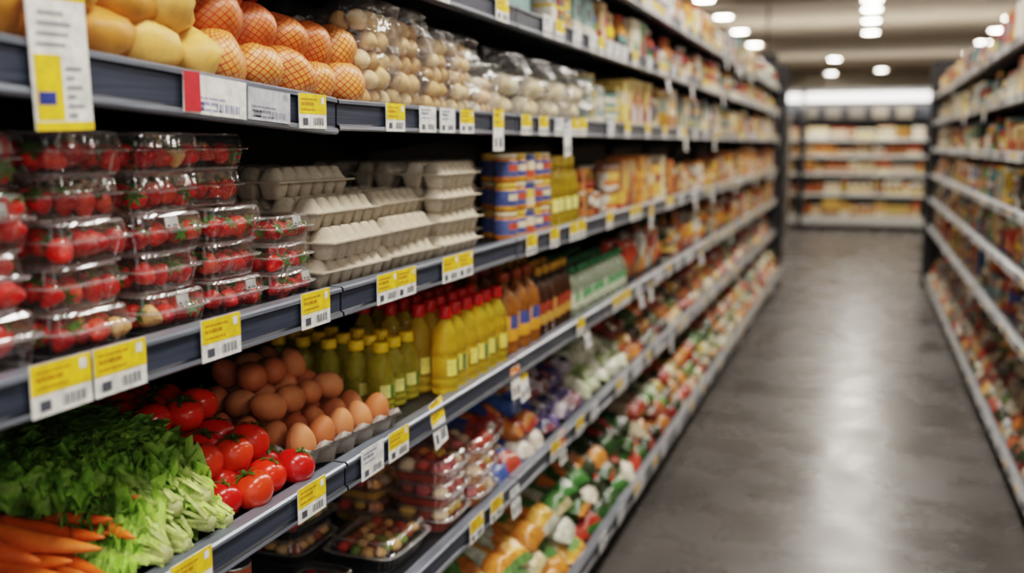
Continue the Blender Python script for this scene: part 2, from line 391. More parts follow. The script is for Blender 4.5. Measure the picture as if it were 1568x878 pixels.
for lv,z in LV.items():
    fx=Lfront.get(lv,-.91)
    for i in range(12):
        y0,y1=bays[i]+.003,bays[i+1]-.003
        za=zb=z; k=1
        if lv=='A' and i<=1:
            za,zb=(azl(y0),azl(y1)) if i==1 else (azl(.63),azl(.63)); k=1.17
        m=TR(fx,0,0)
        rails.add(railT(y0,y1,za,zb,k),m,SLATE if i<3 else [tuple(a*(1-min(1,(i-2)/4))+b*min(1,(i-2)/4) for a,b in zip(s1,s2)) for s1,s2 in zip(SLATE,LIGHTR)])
        decks.add(slab(-1.385,fx-.02,y0,y1,za-.012,zb-.012,.022),None,[lin(40,41,44)])
        for yb in (y0+.006,y1-.012):
            V=[(-1.38,yb,za-.034),(fx-.04,yb,za-.034),(fx-.06,yb,za-.05),(-1.38,yb,za-.11)]; V+= [(a,b+.005,c) for a,b,c in V]
            frame.add(T(V,[(0,1,2,3),(7,6,5,4),(0,4,5,1),(1,5,6,2),(2,6,7,3),(3,7,4,0)],0,'darkmetal'),None,[lin(20,20,22)])
frame.add(boxT(-1.40,-1.387,bays[0],bays[-1],0,2.42,0,'darkmetal'),None,[lin(14,14,16)])
frame.add(boxT(-1.385,-.86,bays[0],bays[-1],0,.09,0,'darkmetal'),None,[lin(24,24,26)])
for b in bays: frame.add(boxT(-1.386,-1.36,b-.02,b+.02,0,2.42,0,'darkmetal'),None,[lin(26,27,30)])
frame.add(boxT(-1.40,-.84,bays[-1]+.003,bays[-1]+.03,0,2.42,0,'darkmetal'),None,[lin(44,44,46)])
frame.add(boxT(-.93,-.87,bays[-1]+.03,bays[-1]+.09,0,2.42,0,'darkmetal'),None,[lin(70,72,76)])
decks.build('shelf_decks',gl);rails.build('price_rails',gl);frame.build('frame_and_back_panel',gl)
RL={'a':2.06,'b':1.786,'c':1.508,'d':1.24,'e':.983,'f':.69,'g':.13}
gr=empty('shelving_gondola'); decks=MB();rails=MB();frame=MB()
rb=[1.63+i for i in range(11)]
for lv,z in RL.items():
    for i in range(10):
        y0,y1=rb[i]+.003,rb[i+1]-.003
        rails.add(railT(y0,y1,z,z,.72,-1),TR(.67,0,0),LIGHTR); decks.add(slab(.69,1.15,y0,y1,z-.012,z-.012,.018),None,[lin(50,50,52)])
frame.add(boxT(1.153,1.17,rb[0],rb[-1],0,2.42,0,'darkmetal'),None,[lin(24,24,26)])
frame.add(boxT(.74,1.15,rb[0],rb[-1],0,.07,0,'darkmetal'),None,[lin(30,30,32)])
frame.add(boxT(.64,1.17,rb[-1]+.003,rb[-1]+.03,0,2.42,0,'darkmetal'),None,[lin(40,40,42)])
frame.add(boxT(.64,.70,rb[-1]+.03,rb[-1]+.09,0,2.42,0,'darkmetal'),None,[lin(80,82,86)])
decks.build('shelf_decks',gr);rails.build('price_rails',gr);frame.build('frame_and_back_panel',gr)

# ------------------------------------------------------------------ price tags
def tagT(w=.095,h=.062,split=.42):
    P=[(boxT(-.0008,.0008,-w/2,w/2,0,h,0),None)]
    P.append((quadX(.0011,-w/2,w/2,h*split,h,1),None))
    for r in range(3):
        zz=h*(split+.1+.15*r)
        y=-w*.42
        for k in range(5-r%2):
            ww=w*(.05+.09*((k*7+r*5)%4)/3)
            P.append((quadX(.0014,y,y+ww,zz,zz+h*(.085 if r==1 else .05),2),None)); y+=ww+w*.018
    P.append((quadX(.0014,-w*.38,-w*.2,h*.1,h*.30,3),None))
    for k in range(9):
        y=w*(.0+k*.045); P.append((quadX(.0014,y,y+w*(.015+.012*(k%2)),h*.1,h*.32,3),None))
    P.append((quadX(.0014,w*.3,w*.42,h*.72,h*.92,0),None))
    return tjoin(P)
TAG=tagT(); TAGH=tagT(.075,.11,.55)
TP=[WHITE,YEL,lin(196,134,26),lin(80,84,94)]; TW=[WHITE,lin(225,226,228),lin(120,130,150),lin(90,94,110)]
TO=[WHITE,lin(232,120,40),lin(240,230,220),lin(100,60,50)]
near=MB()
def ptag(mb,lv,y,p=TP,t=TAG,dz=-.056,s=1,rx=0,tilt=0):
    fx=Lfront.get(lv,-.91); z=(azl(y) if lv=='A' else LV[lv])+dz
    mb.add(t,TR(fx+.0055,y,z,s=(1,s,s))@TR(ry=tilt,rx=rx),p)
for y in (.93,1.032,1.25,1.527): ptag(near,'B',y,s=1.02)
for y in (1.81,1.90,2.14,2.235,2.75,2.98,3.2): ptag(near,'B',y,s=.97)
ptag(near,'B',.75)
w_,h_=.092,.225
card=[(boxT(-.0008,.0008,-w_/2,w_/2,0,h_,0),None),(quadX(.0012,-w_/2,w_/2,0,.010,1),None),(quadX(.0012,-w_/2,w_/2,.152,h_,1),None),(quadX(.0012,-w_/2+.004,.0,.012,.088,1),None),(quadX(.0015,-w_/2+.007,-.012,.03,.045,4),None)]
for k in range(4): card.append((quadX(.0015,-w_*.4+.002*k,w_*(.1+.06*(k%3)),.098+.012*k,.102+.012*k,2),None))
for k in range(6): card.append((quadX(.0015,.006,.02+.012*(k%2),.016+.011*k,.020+.011*k,2),None))
for k in range(4): card.append((quadX(.0015,-w_*.38,w_*(.3-.1*(k%2)),.162+.014*k,.168+.014*k,3),None))
near.add(tjoin(card),TR(-.904,.962,azl(.962)-.102)@TR(rx=.03),[WHITE,YEL,lin(150,152,160),lin(200,140,30),lin(40,60,140)])
near.add(tagT(.15,.056,.0),TR(-.9045,1.26,azl(1.26)-.062)@TR(rx=-.05),[WHITE,WHITE,lin(150,150,190),lin(120,130,170)])
near.add(boxT(-.903,-.902,1.186,1.222,azl(1.2)-.06,azl(1.2)-.004),None,[lin(206,44,52)])
near.add(tagT(.12,.05,.0),TR(-.9045,1.40,azl(1.4)-.06)@TR(rx=-.05),[lin(170,174,182),lin(190,194,202),lin(120,124,134),lin(130,134,144)])
ptag(near,'A',1.535,s=.95,dz=-.062)
for y,p in ((1.86,TP),(2.02,TW),(2.13,TW),(2.25,TP),(2.7,TP),(2.86,TP),(3.02,TW),(3.2,TP)): ptag(near,'A',y,p,s=.9)
ptag(near,'A',2.47,TP,TAGH,dz=-.10); ptag(near,'A',3.12,TW,TAGH,dz=-.12,rx=.1)
for y,p in ((1.155,TP),(1.495,TP),(1.73,TW),(1.85,TP)): ptag(near,'C',y,p,s=1.0)
ptag(near,'C',2.08,TP,TAGH,dz=-.095,rx=.12,tilt=-.1)
ptag(near,'C',2.62,TO,TAGH,dz=-.115,rx=-.05,tilt=-.1); ptag(near,'C',2.7,TP,TAGH,dz=-.14,rx=.05,tilt=-.12)
for y in (2.3,2.45,3.0): ptag(near,'D',y)
ptag(near,'D',2.62,TW,TAGH,dz=-.11,tilt=-.1); ptag(near,'D',3.1,TO,TAGH,dz=-.10,tilt=-.1)
near.build('shelf_price_tags')
far=MB()
for lv in LV:
    y=3.3 if lv in 'ABC' else (1.7 if lv in 'ZY' else 3.3)
    while y<11.5:
        q=R()
        if q<.14: ptag(far,lv,y,random.choice([TP,TW,TO,TP]),TAGH,dz=-.12,rx=U(-.1,.1),tilt=-U(0,.2))
        else: ptag(far,lv,y,TP if q<.6 else TW)
        y+=random.choice([.1,.12,.2,.28,.4])
far.build('shelf_price_tags')
far=MB()
for lv,z in RL.items():
    y=2
    while y<11.5:
        q=R(); p=TP if q<.35 else TW
        far.add(TAG if q>.08 else TAGH,TR(.6655,y,z-.043-(.06 if q<=.08 else 0),rz=math.pi,s=(1,1,.66 if q>.08 else .9)),p); y+=random.choice([.1,.14,.24,.35,.5])
far.build('shelf_price_tags')

# ------------------------------------------------------------------ far product rows
dz=-.011
fill('L',4.1,11.6,LV['A']+dz,.22,CREAM+[(200,150,60),(80,120,130)],['small_cartons','boxed_groceries','canned_goods','snack_pouches'])
fill('L',3.5,11.6,LV['B']+dz,.27,WARM,['small_cartons','canned_goods','boxed_groceries','glass_jars'])
fill('L',4.25,11.6,LV['C']+dz,.26,WARM+[(200,200,190),(60,50,40),(90,120,110)],['snack_pouches','small_cartons','canned_goods','bottled_drinks'])
fill('L',1.64,11.6,LV['Z']+dz,.18,MIX,['bottled_drinks','boxed_groceries','small_cartons','glass_jars'],deep=2)
fill('L',1.64,11.6,LV['Y']+dz,.22,MIX,['boxed_groceries','bottled_drinks','snack_pouches','canned_goods'])
for s_,c_ in (('A',.2),('B',.25),('C',.25),('D',.28),('Z',.18)):
    fill('L',-.34,.58,(azl(.63) if s_=='A' else LV[s_])+dz,c_,MIX)
pillows('L','bagged_produce',4.2,11.6,LV['D']+dz,REDDY,4,d=.065,run=2)
pillows('L','bagged_snacks',4.3,11.6,LV['E']+dz,REDDY+GREENY,4,front=-.845,d=.075,run=2)
pillows('L','bagged_vegetables',1.7,3.2,LV['E']+dz,[(86,130,70),(110,150,84),(216,136,60),(222,204,156),(226,166,80),(220,220,200)],4,front=-.845,w=.15,h=.2,d=.08,run=2)
pillows('L','bagged_vegetables',3.2,4.3,LV['E']+dz,[(66,114,56),(60,90,48),(186,66,50),(210,130,60),(46,56,36),(216,206,186)],4,front=-.845,w=.14,h=.18,d=.075,run=2)
fill('R',1.7,11.6,RL['a']+dz,.24,MIX); fill('R',1.7,11.6,RL['b']+dz,.22,CREAM+[(150,170,160),(230,190,70)]); fill('R',1.7,11.6,RL['c']+dz,.22,MIX)
fill('R',1.7,11.6,RL['d']+dz,.21,CREAM+MIX); fill('R',1.7,11.6,RL['e']+dz,.21,MIX); fill('R',1.7,11.6,RL['f']+dz,.23,MIX+[(60,110,120),(60,120,130)],deep=3)
pillows('R','bagged_snacks',1.7,11.6,RL['g']+dz,REDDY+[(150,150,150),(190,180,160),(70,90,60),(200,190,170)],5,d=.085,w=.14,run=2)

# ------------------------------------------------------------------ SHELF A near
POT=[ball(16,10,'potato',.22,i,1.5) for i in range(5)]
NET=[ball(20,12,'net',.16,i+9,1.2) for i in range(5)]
def pile(mb,ts,pts,rr,cols,stretch=(1.25,1,.9),clip=None):
    for (x,y,z) in pts:
        s=rr*U(.9,1.12); c=lin(*random.choice(cols))
        mb.add(random.choice(ts),TR(x,y,z,rz=U(0,6.28),rx=U(-.3,.3),ry=U(-.3,.3),s=(s*stretch[0],s*stretch[1],s*stretch[2])),[c],clip=clip)
mb=MB(); pts=[]
for L in range(3):
    for i in range(7-L):
        for j in range(4):
            y=.70+.1*i+.05*L+U(-.01,.01)
            if y>1.3: continue
            pts.append((-.985-.09*j-.02*L+U(-.01,.01),y,azl(y)-.012+.044+.06*L))
pile(mb,POT,pts,.047,[(214,156,76),(206,144,62),(220,168,90),(196,130,54)],(1.38,1,.9)); mb.build('loose_potatoes')
def netbag(y0,n,x0=-.975,layers=3):
    mb=MB(); pts=[]
    for L in range(layers):
        for i in range(n-(1 if L>1 else 0)):
            for j in range(3):
                y=y0+.095*i+(.047 if L==2 else .015*L)+U(-.006,.006); pts.append((x0-.092*j-.02*L,y,azl(y)-.012+.045+.064*L))
    pile(mb,NET,pts,.051,[(214,140,66),(220,152,76),(206,124,54),(196,110,50)],(1.16,1,.95))
    y=y0+.095*(n-1)/2
    neck=lathe([(.06,0),(.035,.02),(.014,.035),(.011,.045),(.022,.06),(.03,.075)],14,[0]*5,'net',ripple=lambda a,t:.15*math.sin(7*a))
    mb.add(neck,TR(x0-.13,y,azl(y)+.05+.045*layers,ry=.2),[lin(210,60,30)])
    return mb.build('mesh_bag_of_potatoes')
netbag(1.365,2,-.98); netbag(1.565,3,-.985,2)
BALL=ball(12,8,'mushroom',.12,3,1.5)
def ballbag(name,y,w,d,h,r,cols,z,x0=-.94):
    mb=MB(); x=x0-d/2; nl=int(h*.84/(r*1.62))
    for L in range(nl):
        v=2*(L+.5)/nl-1; ph=(1-abs(v)**4)
        ny=max(1,int(w*.95/(2*r))); nx=max(1,int(d*.85/(2*r)))
        for i in range(ny):
            for j in range(nx):
                yy=(i-(ny-1)/2+(.4 if L%2 else -.1))*2.02*r*.98; xx=((nx-1)/2-j)*2*r*(.7+.3*ph)+(.3*r if L%2 else 0)
                if abs(yy)>w/2-r*.8: continue
                s=r*U(.9,1.08); mb.add(BALL,TR(x+xx,y+yy,z+r+L*r*1.62+U(-.003,.003),rz=U(0,6),s=(s,s,s*U(.85,1))),[lin(*random.choice(cols))])
    mb.add(random.choice(FILMS),TR(x,y,z,s=(d*1.25,w*1.08,h)),[WHITE],clip=(None,-.912))
    return mb.build(name)
zA=LV['A']+dz
MUSH=[(206,166,116),(214,176,128),(192,148,96),(220,190,146)]
for y in (1.895,2.045): ballbag('bag_of_mushrooms',y,.15,.12,.232,.0235,MUSH,zA)
for y in (2.21,2.36): ballbag('bag_of_mushrooms',y,.14,.11,.205,.021,MUSH,zA)
for y in (1.92,2.12): ballbag('bag_of_mushrooms',y,.16,.11,.225,.023,MUSH,zA,x0=-1.1)
GAR=[(226,208,172),(232,220,190),(216,194,156)]
ballbag('bag_of_garlic',2.51,.14,.11,.15,.02,[(226,186,150),(220,204,184)],zA)
for y in (2.72,2.96,3.2,3.42): ballbag('bag_of_garlic',y,.22,.13,.195,.038,GAR,zA)
fill('L',3.55,4.1,zA,.2,[(236,228,210),(120,150,140),(200,200,190),(238,205,110)],['small_cartons'])

# ------------------------------------------------------------------ SHELF B near
def shellT(w,d,h):
    n=44
    def ring(sx,sy,z,rib=0):
        out=[]
        for k in range(n):
            a=2*math.pi*k/n; c,s_=math.cos(a),math.sin(a); e=.36
            px=math.copysign(abs(c)**e,c); py=math.copysign(abs(s_)**e,s_); f=1+rib*(1 if k%2 else -1)
            out.append((px*sx*d/2*f,py*sy*w/2*f,z))
        return out
    rings=[ring(.78,.82,0),ring(.8,.84,.004,.012),ring(.9,.92,h*.5,.014),ring(.92,.94,h*.55),ring(1.03,1.03,h*.55),ring(1.04,1.04,h*.585),ring(.95,.955,h*.6),ring(.92,.93,h*.64,.01),ring(.86,.89,h*.93,.01),ring(.8,.84,h),ring(.66,.74,h),ring(.62,.71,h*.95)]
    V=[p for r in rings for p in r];F=[];M=[]
    for i in range(len(rings)-1):
        for k in range(n): F.append((i*n+k,i*n+(k+1)%n,(i+1)*n+(k+1)%n,(i+1)*n+k)); M.append('clearrim' if i in (0,3,4,5,8) else 'clear')
    F.append(tuple(range(n-1,-1,-1)));F.append(tuple((len(rings)-1)*n+k for k in range(n))); M+=['clear','clear']
    return T(V,F,0,M,False)
berry=lathe([(1e-6,-1.15),(.3,-1.02),(.58,-.65),(.82,-.2),(.93,.2),(.8,.55),(.45,.75),(1e-6,.72)],14,[0]*7,'berry')
cal=[];cF=[]
for k in range(7):
    a=k*math.pi/3.5; b0=len(cal)
    cal+= [(.1*math.cos(a-1),.1*math.sin(a-1),.76),(.6*math.cos(a-.28),.6*math.sin(a-.28),.84),(1.12*math.cos(a),1.12*math.sin(a),.66),(.6*math.cos(a+.28),.6*math.sin(a+.28),.84),(.1*math.cos(a+1),.1*math.sin(a+1),.76)]
    cF.append((b0,b0+1,b0+2,b0+3,b0+4))
BERRY=tjoin([(berry,None),(T(cal,cF,1,'leaf'),None)])
def tomT(seg=22):
    pr=[(1e-6,-.78),(.3,-.8),(.6,-.68),(.86,-.4),(.99,0),(.93,.38),(.72,.66),(.45,.8),(.2,.76),(1e-6,.68)]
    t=lathe(pr,seg,[0]*9,'tomato',ripple=lambda a,q:.025*math.cos(5*a)*(q>.5)*q)
    st=[(t,None)]; V=[];F=[]
    for k in range(5):
        a=k*2*math.pi/5+.2; b0=len(V)
        for s_,wd,z in ((.05,.06,.76),(.3,.13,.86),(.55,.1,.84),(.8,.02,.72)):
            for q in (-1,1): V.append((s_*math.cos(a)-q*wd*math.sin(a),s_*math.sin(a)+q*wd*math.cos(a),z+.02))
        for i in range(3): F.append((b0+2*i,b0+2*i+2,b0+2*i+3,b0+2*i+1))
    st.append((T(V,F,1,'leaf'),None)); st.append((lathe([(.06,.74),(.05,.9),(.07,1.05)],6,[1,1],'leaf'),None))
    return tjoin(st)
TOM=tomT()
SHC={}
def punnet(mb,x,y,z,rz,kind='s',w=.15,d=.12,h=.058):
    base=TR(x,y,z,rz)
    if (w,d,h) not in SHC: SHC[(w,d,h)]=shellT(w,d,h)
    mb.add(SHC[(w,d,h)],base,[WHITE])
    if kind=='s':
        nl=2 if h>.065 else 1
        for l in range(nl):
          for i in range(4):
            for j in range(3):
                r=U(.0155,.0195); c=random.choice([(190,24,20),(206,34,24),(160,16,18),(200,56,34)])
                if R()<.05: c=(220,170,110)
                mb.add(BERRY,base@TR(.033*(1-j)+U(-.004,.004),(i-1.5)*.033*(w/.15)+U(-.004,.004),(.022 if h<.055 else .024)+.027*l+U(-.004,.005),rz=U(0,6),rx=U(-1.9,1.9),ry=U(-1.3,1.3),s=r*min(1,(h/.058)**.5)),[lin(*c),lin(66,116,40)])
    else:
        rr=min(.032,h*.45); n1=int(w*.86/(2*rr)); n2=int(d*.86/(2*rr))
        for i in range(n1):
            for j in range(n2):
                mb.add(TOM,base@TR(((n2-1)/2-j)*2*rr,(i-(n1-1)/2)*2*rr*1.02,.006+rr,rz=U(0,6),rx=U(-.8,.8),ry=U(-.6,.6),s=rr),[lin(*random.choice([(214,44,22),(200,30,18),(222,80,36)])),lin(66,116,40)])
    yo=U(-.03,.03)
    if R()<.55: mb.add(tagT(.026,.016,1.0),base@TR(d*.46,yo,h*.64,ry=-.16),[lin(165,165,162),lin(165,165,162),lin(120,120,120),lin(60,60,60)])
zB=LV['B']+dz; ph=.0585
for y in (.72,.885):
    mb=MB()
    for L in range(4):
        for dd in range(3): punnet(mb,-1.008-.127*dd-.01*(L%2),y+U(-.005,.005),zB+L*.0725,U(-.05,.05),'t' if L==0 or (L==2 and y<.8) else 's',.155,.12,.072)
    mb.build('strawberry_punnet_stack')
for y in (1.055,1.22,1.382):
    mb=MB()
    for L in range(5):
        for dd in range(3):
            xx=-.945-.06-.124*dd-(.012*(L%2))
            if y>1.3 and L>=3: xx-=.03
            if xx<-1.32: continue
            punnet(mb,xx,y+U(-.004,.004),zB+L*ph+.0005,U(-.07,.07),'s')
    mb.build('strawberry_punnet_stack')
mb=MB()
for L in range(3):
    for dd in range(2): punnet(mb,-1.0-.124*dd,1.535,zB+L*.0505,U(-.1,.1),'s',.14,.12,.05)
mb.build('strawberry_punnet_stack')

def cartonT(L=.25,D=.115,nl=6):
    def sm(t): t=max(0,min(1,t)); return t*t*(3-2*t)
    def lid(i,j):
        y=(i-.5)*L; x=(j-.5)*D
        cy=abs(math.sin(math.pi*nl*i)); cx=abs(math.sin(math.pi*2*j))
        sc=.010*(1-cy**.6); scx=.012*(1-cx**.6)
        ey=sm((L/2-abs(y)-scx*.6)/.022); ex=sm((D/2-abs(x)-sc)/.022)
        return (x,y,.035+.027*ex*ey*(.58+.42*sm(min(1,cy*1.5))*sm(min(1,cx*1.5))))
    def cup(i,j):
        y=(i-.5)*L*.97; x=(j-.5)*D*.97
        cy=abs(math.sin(math.pi*nl*i)); cx=abs(math.sin(math.pi*2*j))
        return (x,y,.033-.033*sm(min(1,cy*1.35))*sm(min(1,cx*1.5)))
    P=[(grid(60,20,lid,mi='pulp',flip=False),None),(grid(60,20,cup,mi='pulp',flip=True),None)]
    P.append((boxT(-D/2-.006,D/2+.006,-L/2-.006,L/2+.006,.0325,.0355,0,'pulp'),None))
    return tjoin(P)
CART=cartonT()
PUL=[(190,178,160),(182,170,152),(198,186,168)]
def carton_stack(pos):
    mb=MB()
    for x,y,z,rz in pos: mb.add(CART,TR(x,y,z,rz),[lin(*random.choice(PUL))])
    return mb.build('egg_carton_stack')
ch=.0565
carton_stack([(-1.005-.13*d_+.012*math.sin(L*2),1.755+U(-.008,.008),zB+L*ch,U(-.05,.05)) for L in range(3) for d_ in range(3)]+[(-1.08-.13*d_,1.74+U(-.01,.01),zB+3*ch,U(-.08,.08)) for d_ in range(2)])
carton_stack([(-1.005-.13*d_-(.03 if L==2 else 0),2.03+U(-.005,.005),zB+L*ch,U(-.05,.05)) for L in range(3) for d_ in range(3) if -1.005-.13*d_-.03>-1.31])
carton_stack([(-1.0-.13*d_,2.305+U(-.008,.008),zB+L*ch,U(-.04,.04)) for L in range(4) for d_ in range(3)])
carton_stack([(-1.1-.13*d_,2.57,zB+L*ch,U(-.03,.03)) for L in range(4) for d_ in range(2)])
mb=MB()
for i in range(5):
    for L in range(3):
        for d_ in range(2):
            x=-.968-.072*d_; y=2.70+.08*i
            if i==0 and d_: continue
            pp=[lin(222,156,60),lin(66,82,136),lin(226,190,90),lin(224,206,176),lin(160,160,160)] if (i+L)%2 else [lin(214,130,56),lin(76,90,140),lin(224,206,176),lin(196,80,50),lin(160,160,160)]
            mb.add(JAR if i!=2 else CAN,TR(x,y,zB+L*.083,U(-.04,.04),s=(.07,.075,.082)),pp)
mb.build('condiment_jars')
def bottles(name,y0,n,step,x0,rows,z,w,h,p,t=None,xstep=None):
    mb=MB(); t=t or OILB
    for i in range(n):
        for r_ in range(rows): mb.add(t,TR(x0-(xstep or step)*r_+U(-.003,.003),y0+i*step+U(-.003,.003),z,U(-.3,.3),s=(w,w,h)),p)
    return mb.build(name)
bottles('cooking_oil_bottles',3.12,4,.084,-.975,2,zB,.078,.235,[lin(236,206,70),lin(240,224,140),lin(236,196,60),lin(80,120,60)])
# ------------------------------------------------------------------ SHELF C near
zC=LV['C']+dz
bottles('cooking_oil_bottles',2.02,3,.068,-1.03,5,zC,.062,.165,[lin(236,224,80),lin(236,224,130),lin(254,206,16),lin(80,120,50)],OILS)
bottles('cooking_oil_bottles',2.225,6,.072,-.96,4,zC,.068,.222,[lin(250,220,70),lin(236,216,110),lin(196,26,20),lin(100,120,60)])
bottles('sauce_bottles',2.70,3,.1,-.975,3,zC,.092,.245,[lin(132,80,30),lin(232,160,54),lin(150,66,30),lin(70,84,140)],BOT)
bottles('sauce_bottles',3.0,5,.073,-.97,3,zC,.067,.225,[lin(56,34,20),lin(200,150,70),lin(214,160,50),lin(150,60,36)],BOT)
bottles('bottled_drinks',3.38,9,.09,-.965,3,zC,.07,.18,[lin(190,200,176),lin(200,206,180),lin(40,110,66),lin(90,150,100)],BOTC)
pr=[]
for i in range(15):
    a=math.pi*i/14; z=-math.cos(a); r=math.sin(a)*(.78-.10*z); pr.append((max(r,1e-6),z))
EGG=lathe(pr,20,None,'egg')
EC=[(196,124,80),(184,106,64),(204,136,92),(172,96,58),(190,118,78)]
def eggtray(n1,n2,p):
    res=6; A=n1*p;B=n2*p
    def f(i,j):
        x=(i-.5)*A;y=(j-.5)*B
        return (x,y,.03-.011*(math.cos(2*math.pi*(x/p+ (0 if n1%2 else .5)))+math.cos(2*math.pi*(y/p+(0 if n2%2 else .5)))))
    P=[(grid(n1*res,n2*res,f,mi='pulp'),None)]
    def side(a,b,nrm,n):
        def g(i,j):
            x=a[0]+(b[0]-a[0])*i;y=a[1]+(b[1]-a[1])*i
            sc=.5+.5*math.cos(2*math.pi*n*i)
            if j<.01: return (x,y,f(x/A+.5,y/B+.5)[2])
            if j<.3: return (x+nrm[0]*.010,y+nrm[1]*.010,.046-.004*sc)
            if j<.5: return (x+nrm[0]*.012,y+nrm[1]*.012,.042-.004*sc)
            k=(j-.5)/.5
            return (x-nrm[0]*(.004+.022*sc)*k,y-nrm[1]*(.004+.022*sc)*k,.042*(1-k))
        return grid(n*res,8,g,mi='pulp')
    c=[(-A/2,-B/2),(A/2,-B/2),(A/2,B/2),(-A/2,B/2)]
    for k,(nr,n) in enumerate((((0,-1),n1),((1,0),n2),((0,1),n1),((-1,0),n2))): P.append((side(c[k],c[(k+1)%4],nr,n),None))
    return tjoin(P)
p=.066; mb=MB(); ex,ey=-1.108,1.745
mrot=TR(ex,ey,zC,rz=-.10)
mb.add(eggtray(5,5,p),mrot,[lin(166,158,152)])
def egg(mb,m,tilt=.25,s=.0365):
    s*=U(.94,1.05); mb.add(EGG,m@TR(rz=U(0,6.28),rx=U(-tilt,tilt),ry=U(-tilt,tilt),s=s),[lin(*random.choice(EC))])
for i in range(5):
    for j in range(5): egg(mb,mrot@TR((i-2)*p,(j-2)*p,.052),.5)
for i in range(3):
    for j in range(4): egg(mb,mrot@TR((i-2)*p+.03,(j-1.5)*p,.102),1.3)
for i in range(2):
    for j in range(3): egg(mb,mrot@TR((i-2)*p+.03,(j-1)*p,.15),1.3)
mb.build('egg_tray')
mb=MB(); TC=[(216,46,20),(204,34,18),(222,62,28),(194,28,20)]
pts=[]
for L in range(3):
    for i in range(6-L):
        for j in range(4 if L==0 else 3):
            x=-.955-.071*i-(.036+.02)*L+ (.0 if j%2 else -.02); y=1.325+.066*j+.030*L
            if x<-1.33: continue
            if L==2 and i<1: continue
            pts.append((x+U(-.004,.004),y+U(-.004,.004),zC+.031+.05*L))
for q in pts:
    s=.0375*U(.93,1.06); mb.add(TOM,TR(*q,rz=U(0,6),rx=U(-.5,.5),ry=U(-.25,.65),s=s),[lin(*random.choice(TC)),lin(64,108,36)],clip=(zC,-.912))
mb.build('tomato_pile')
cp=[(.05,.0),(.75,.01),(1,.04),(1.02,.09),(.93,.2),(.86,.35),(.74,.52),(.6,.7),(.42,.85),(.22,.95),(.06,1.0)]
def carrotT(seed):
    V=lathe([(r*.024,z) for r,z in cp],14,None,'carrot',ripple=lambda a,t:.03*math.sin(3*a+seed))
    V.V=np.array([(v[0]+.014*math.sin(v[2]*3+seed),v[1]+.01*math.sin(v[2]*4+seed*2),v[2]) for v in V.V])
    top=lathe([(.008,-.02),(.006,0),(.004,.01)],6,[1,1],'leaf')
    return tjoin([(V,None),(top,None)])
mb=MB()
for k in range(15):
    L=k//5; i=k%5
    y=.935+.042*i+.015*L; ln=U(.26,.32)
    tip=-.925-U(0,.05)-.01*L
    m=TR(tip-ln,y-.03+U(-.01,.01),zC+.023+.031*L,rz=U(-.05,.2))@TR(ry=math.pi/2,s=(U(.85,1.15),U(.85,1.15),ln))
    mb.add(carrotT(k),m,[lin(*random.choice([(226,108,34),(218,94,28),(230,118,44)])),lin(90,120,40)],clip=(zC+.001,-.915))
mb.build('carrot_bunch')
def leafT(L,W,seed,curl=.25,stem=.2):
    rnd=random.Random(seed); ph=rnd.uniform(0,6); k1=rnd.uniform(26,40); amp=rnd.uniform(.2,.34)*W
    def w(s):
        if s<stem: return W*(.055+.06*s/stem)
        t=(s-stem)/(1-stem); lob=1+.28*math.sin(58*s+ph)+.17*math.sin(101*s+ph)
        return W*(.12+.95*math.sin(min(1,t*1.02)*math.pi*.7)**.75*lob)*(1 if t<.8 else math.sqrt(max(.03,1-((t-.8)/.2)**2*.8)))
    def f(i,j):
        s=i; t=2*j-1; ww=w(s); a=abs(t); g=max(0,min(1,(s-stem*.8)/.2))
        ruff=amp*(a**1.3)*g*(math.sin(k1*s+ph+3*t)+.6*math.sin(k1*2.3*s+ph*2-2*t)+.35*math.sin(k1*4.1*s+5*t))
        ra=noise.noise(Vector((s*12,t*5,seed*1.7)))*.3*W*g
        x=L*s*(1-.06*a*a)+.3*ruff; y=t*ww*(1-.2*a)+.45*ruff*math.cos(k1*s*1.3)
        z=L*curl*math.sin(s*math.pi*.9)*.6 + (.9*W*.5*a*a*g*math.sin(ph))+ruff+ra + (.005 if s<stem else 0)*(1-a)
        return (x,y,z)
    pale=np.array(lin(206,220,148)); mid=np.array(lin(158,198,88)); dk=np.array(lin(98,152,56)); br=rnd.uniform(.0,1)
    def vc(i,j):
        s=i;t=abs(2*j-1)
        k=max(0,min(1,(s-stem*.6)/.2)); c=pale*(1-k)+mid*k; k2=max(0,min(1,(s-.35)/.35))*min(1,.4+t)*(.3+.7*br); c=c*(1-k2)+dk*k2
        if t<.12: c=c*.35+pale*.65*(1-.3*s)
        return c
    return grid(52,12,f,mi='leaf',vcf=vc)
ztop=zC+.15; ymx=1.34
def head(x,y,z,dirz,L=.33,n=24,seed=0,spread=.5,clipx=-.912,stem=(.1,.3),root=True,up=.5,zt=None):
    mb=MB(); rnd=random.Random(seed)
    for k in range(n):
        q=k/n; yaw=rnd.uniform(-spread,spread); pit=-(.02+up*q*rnd.uniform(.4,1))
        l=L*rnd.uniform(.45,1.08); t=leafT(l,rnd.uniform(.040,.064),seed*50+k,rnd.uniform(.05,.25),rnd.uniform(*stem))
        m=TR(x,y+rnd.uniform(-.014,.014),z+.006+.028*q,rz=dirz)@TR(rz=yaw,ry=pit*.75)@TR(rx=rnd.uniform(-1.0,1.0))
        g=rnd.uniform(.75,1.25); mb.add(t,m,tint=(g,g,g*.85),clip=(zC+.001,clipx,zt or ztop,ymx))
    if root:
        st=lathe([(.003,-.004),(.010,-.002),(.014,.008),(.013,.025),(.007,.04)],14,None,'leaf',ripple=lambda a,t:.16*math.cos(6*a))
        mb.add(st,TR(x,y,z+.02,rz=dirz)@TR(ry=math.pi/2),[lin(206,212,150)],clip=(zC+.001,clipx))
    return mb.build('leafy_green_head')
dl=math.pi+.06
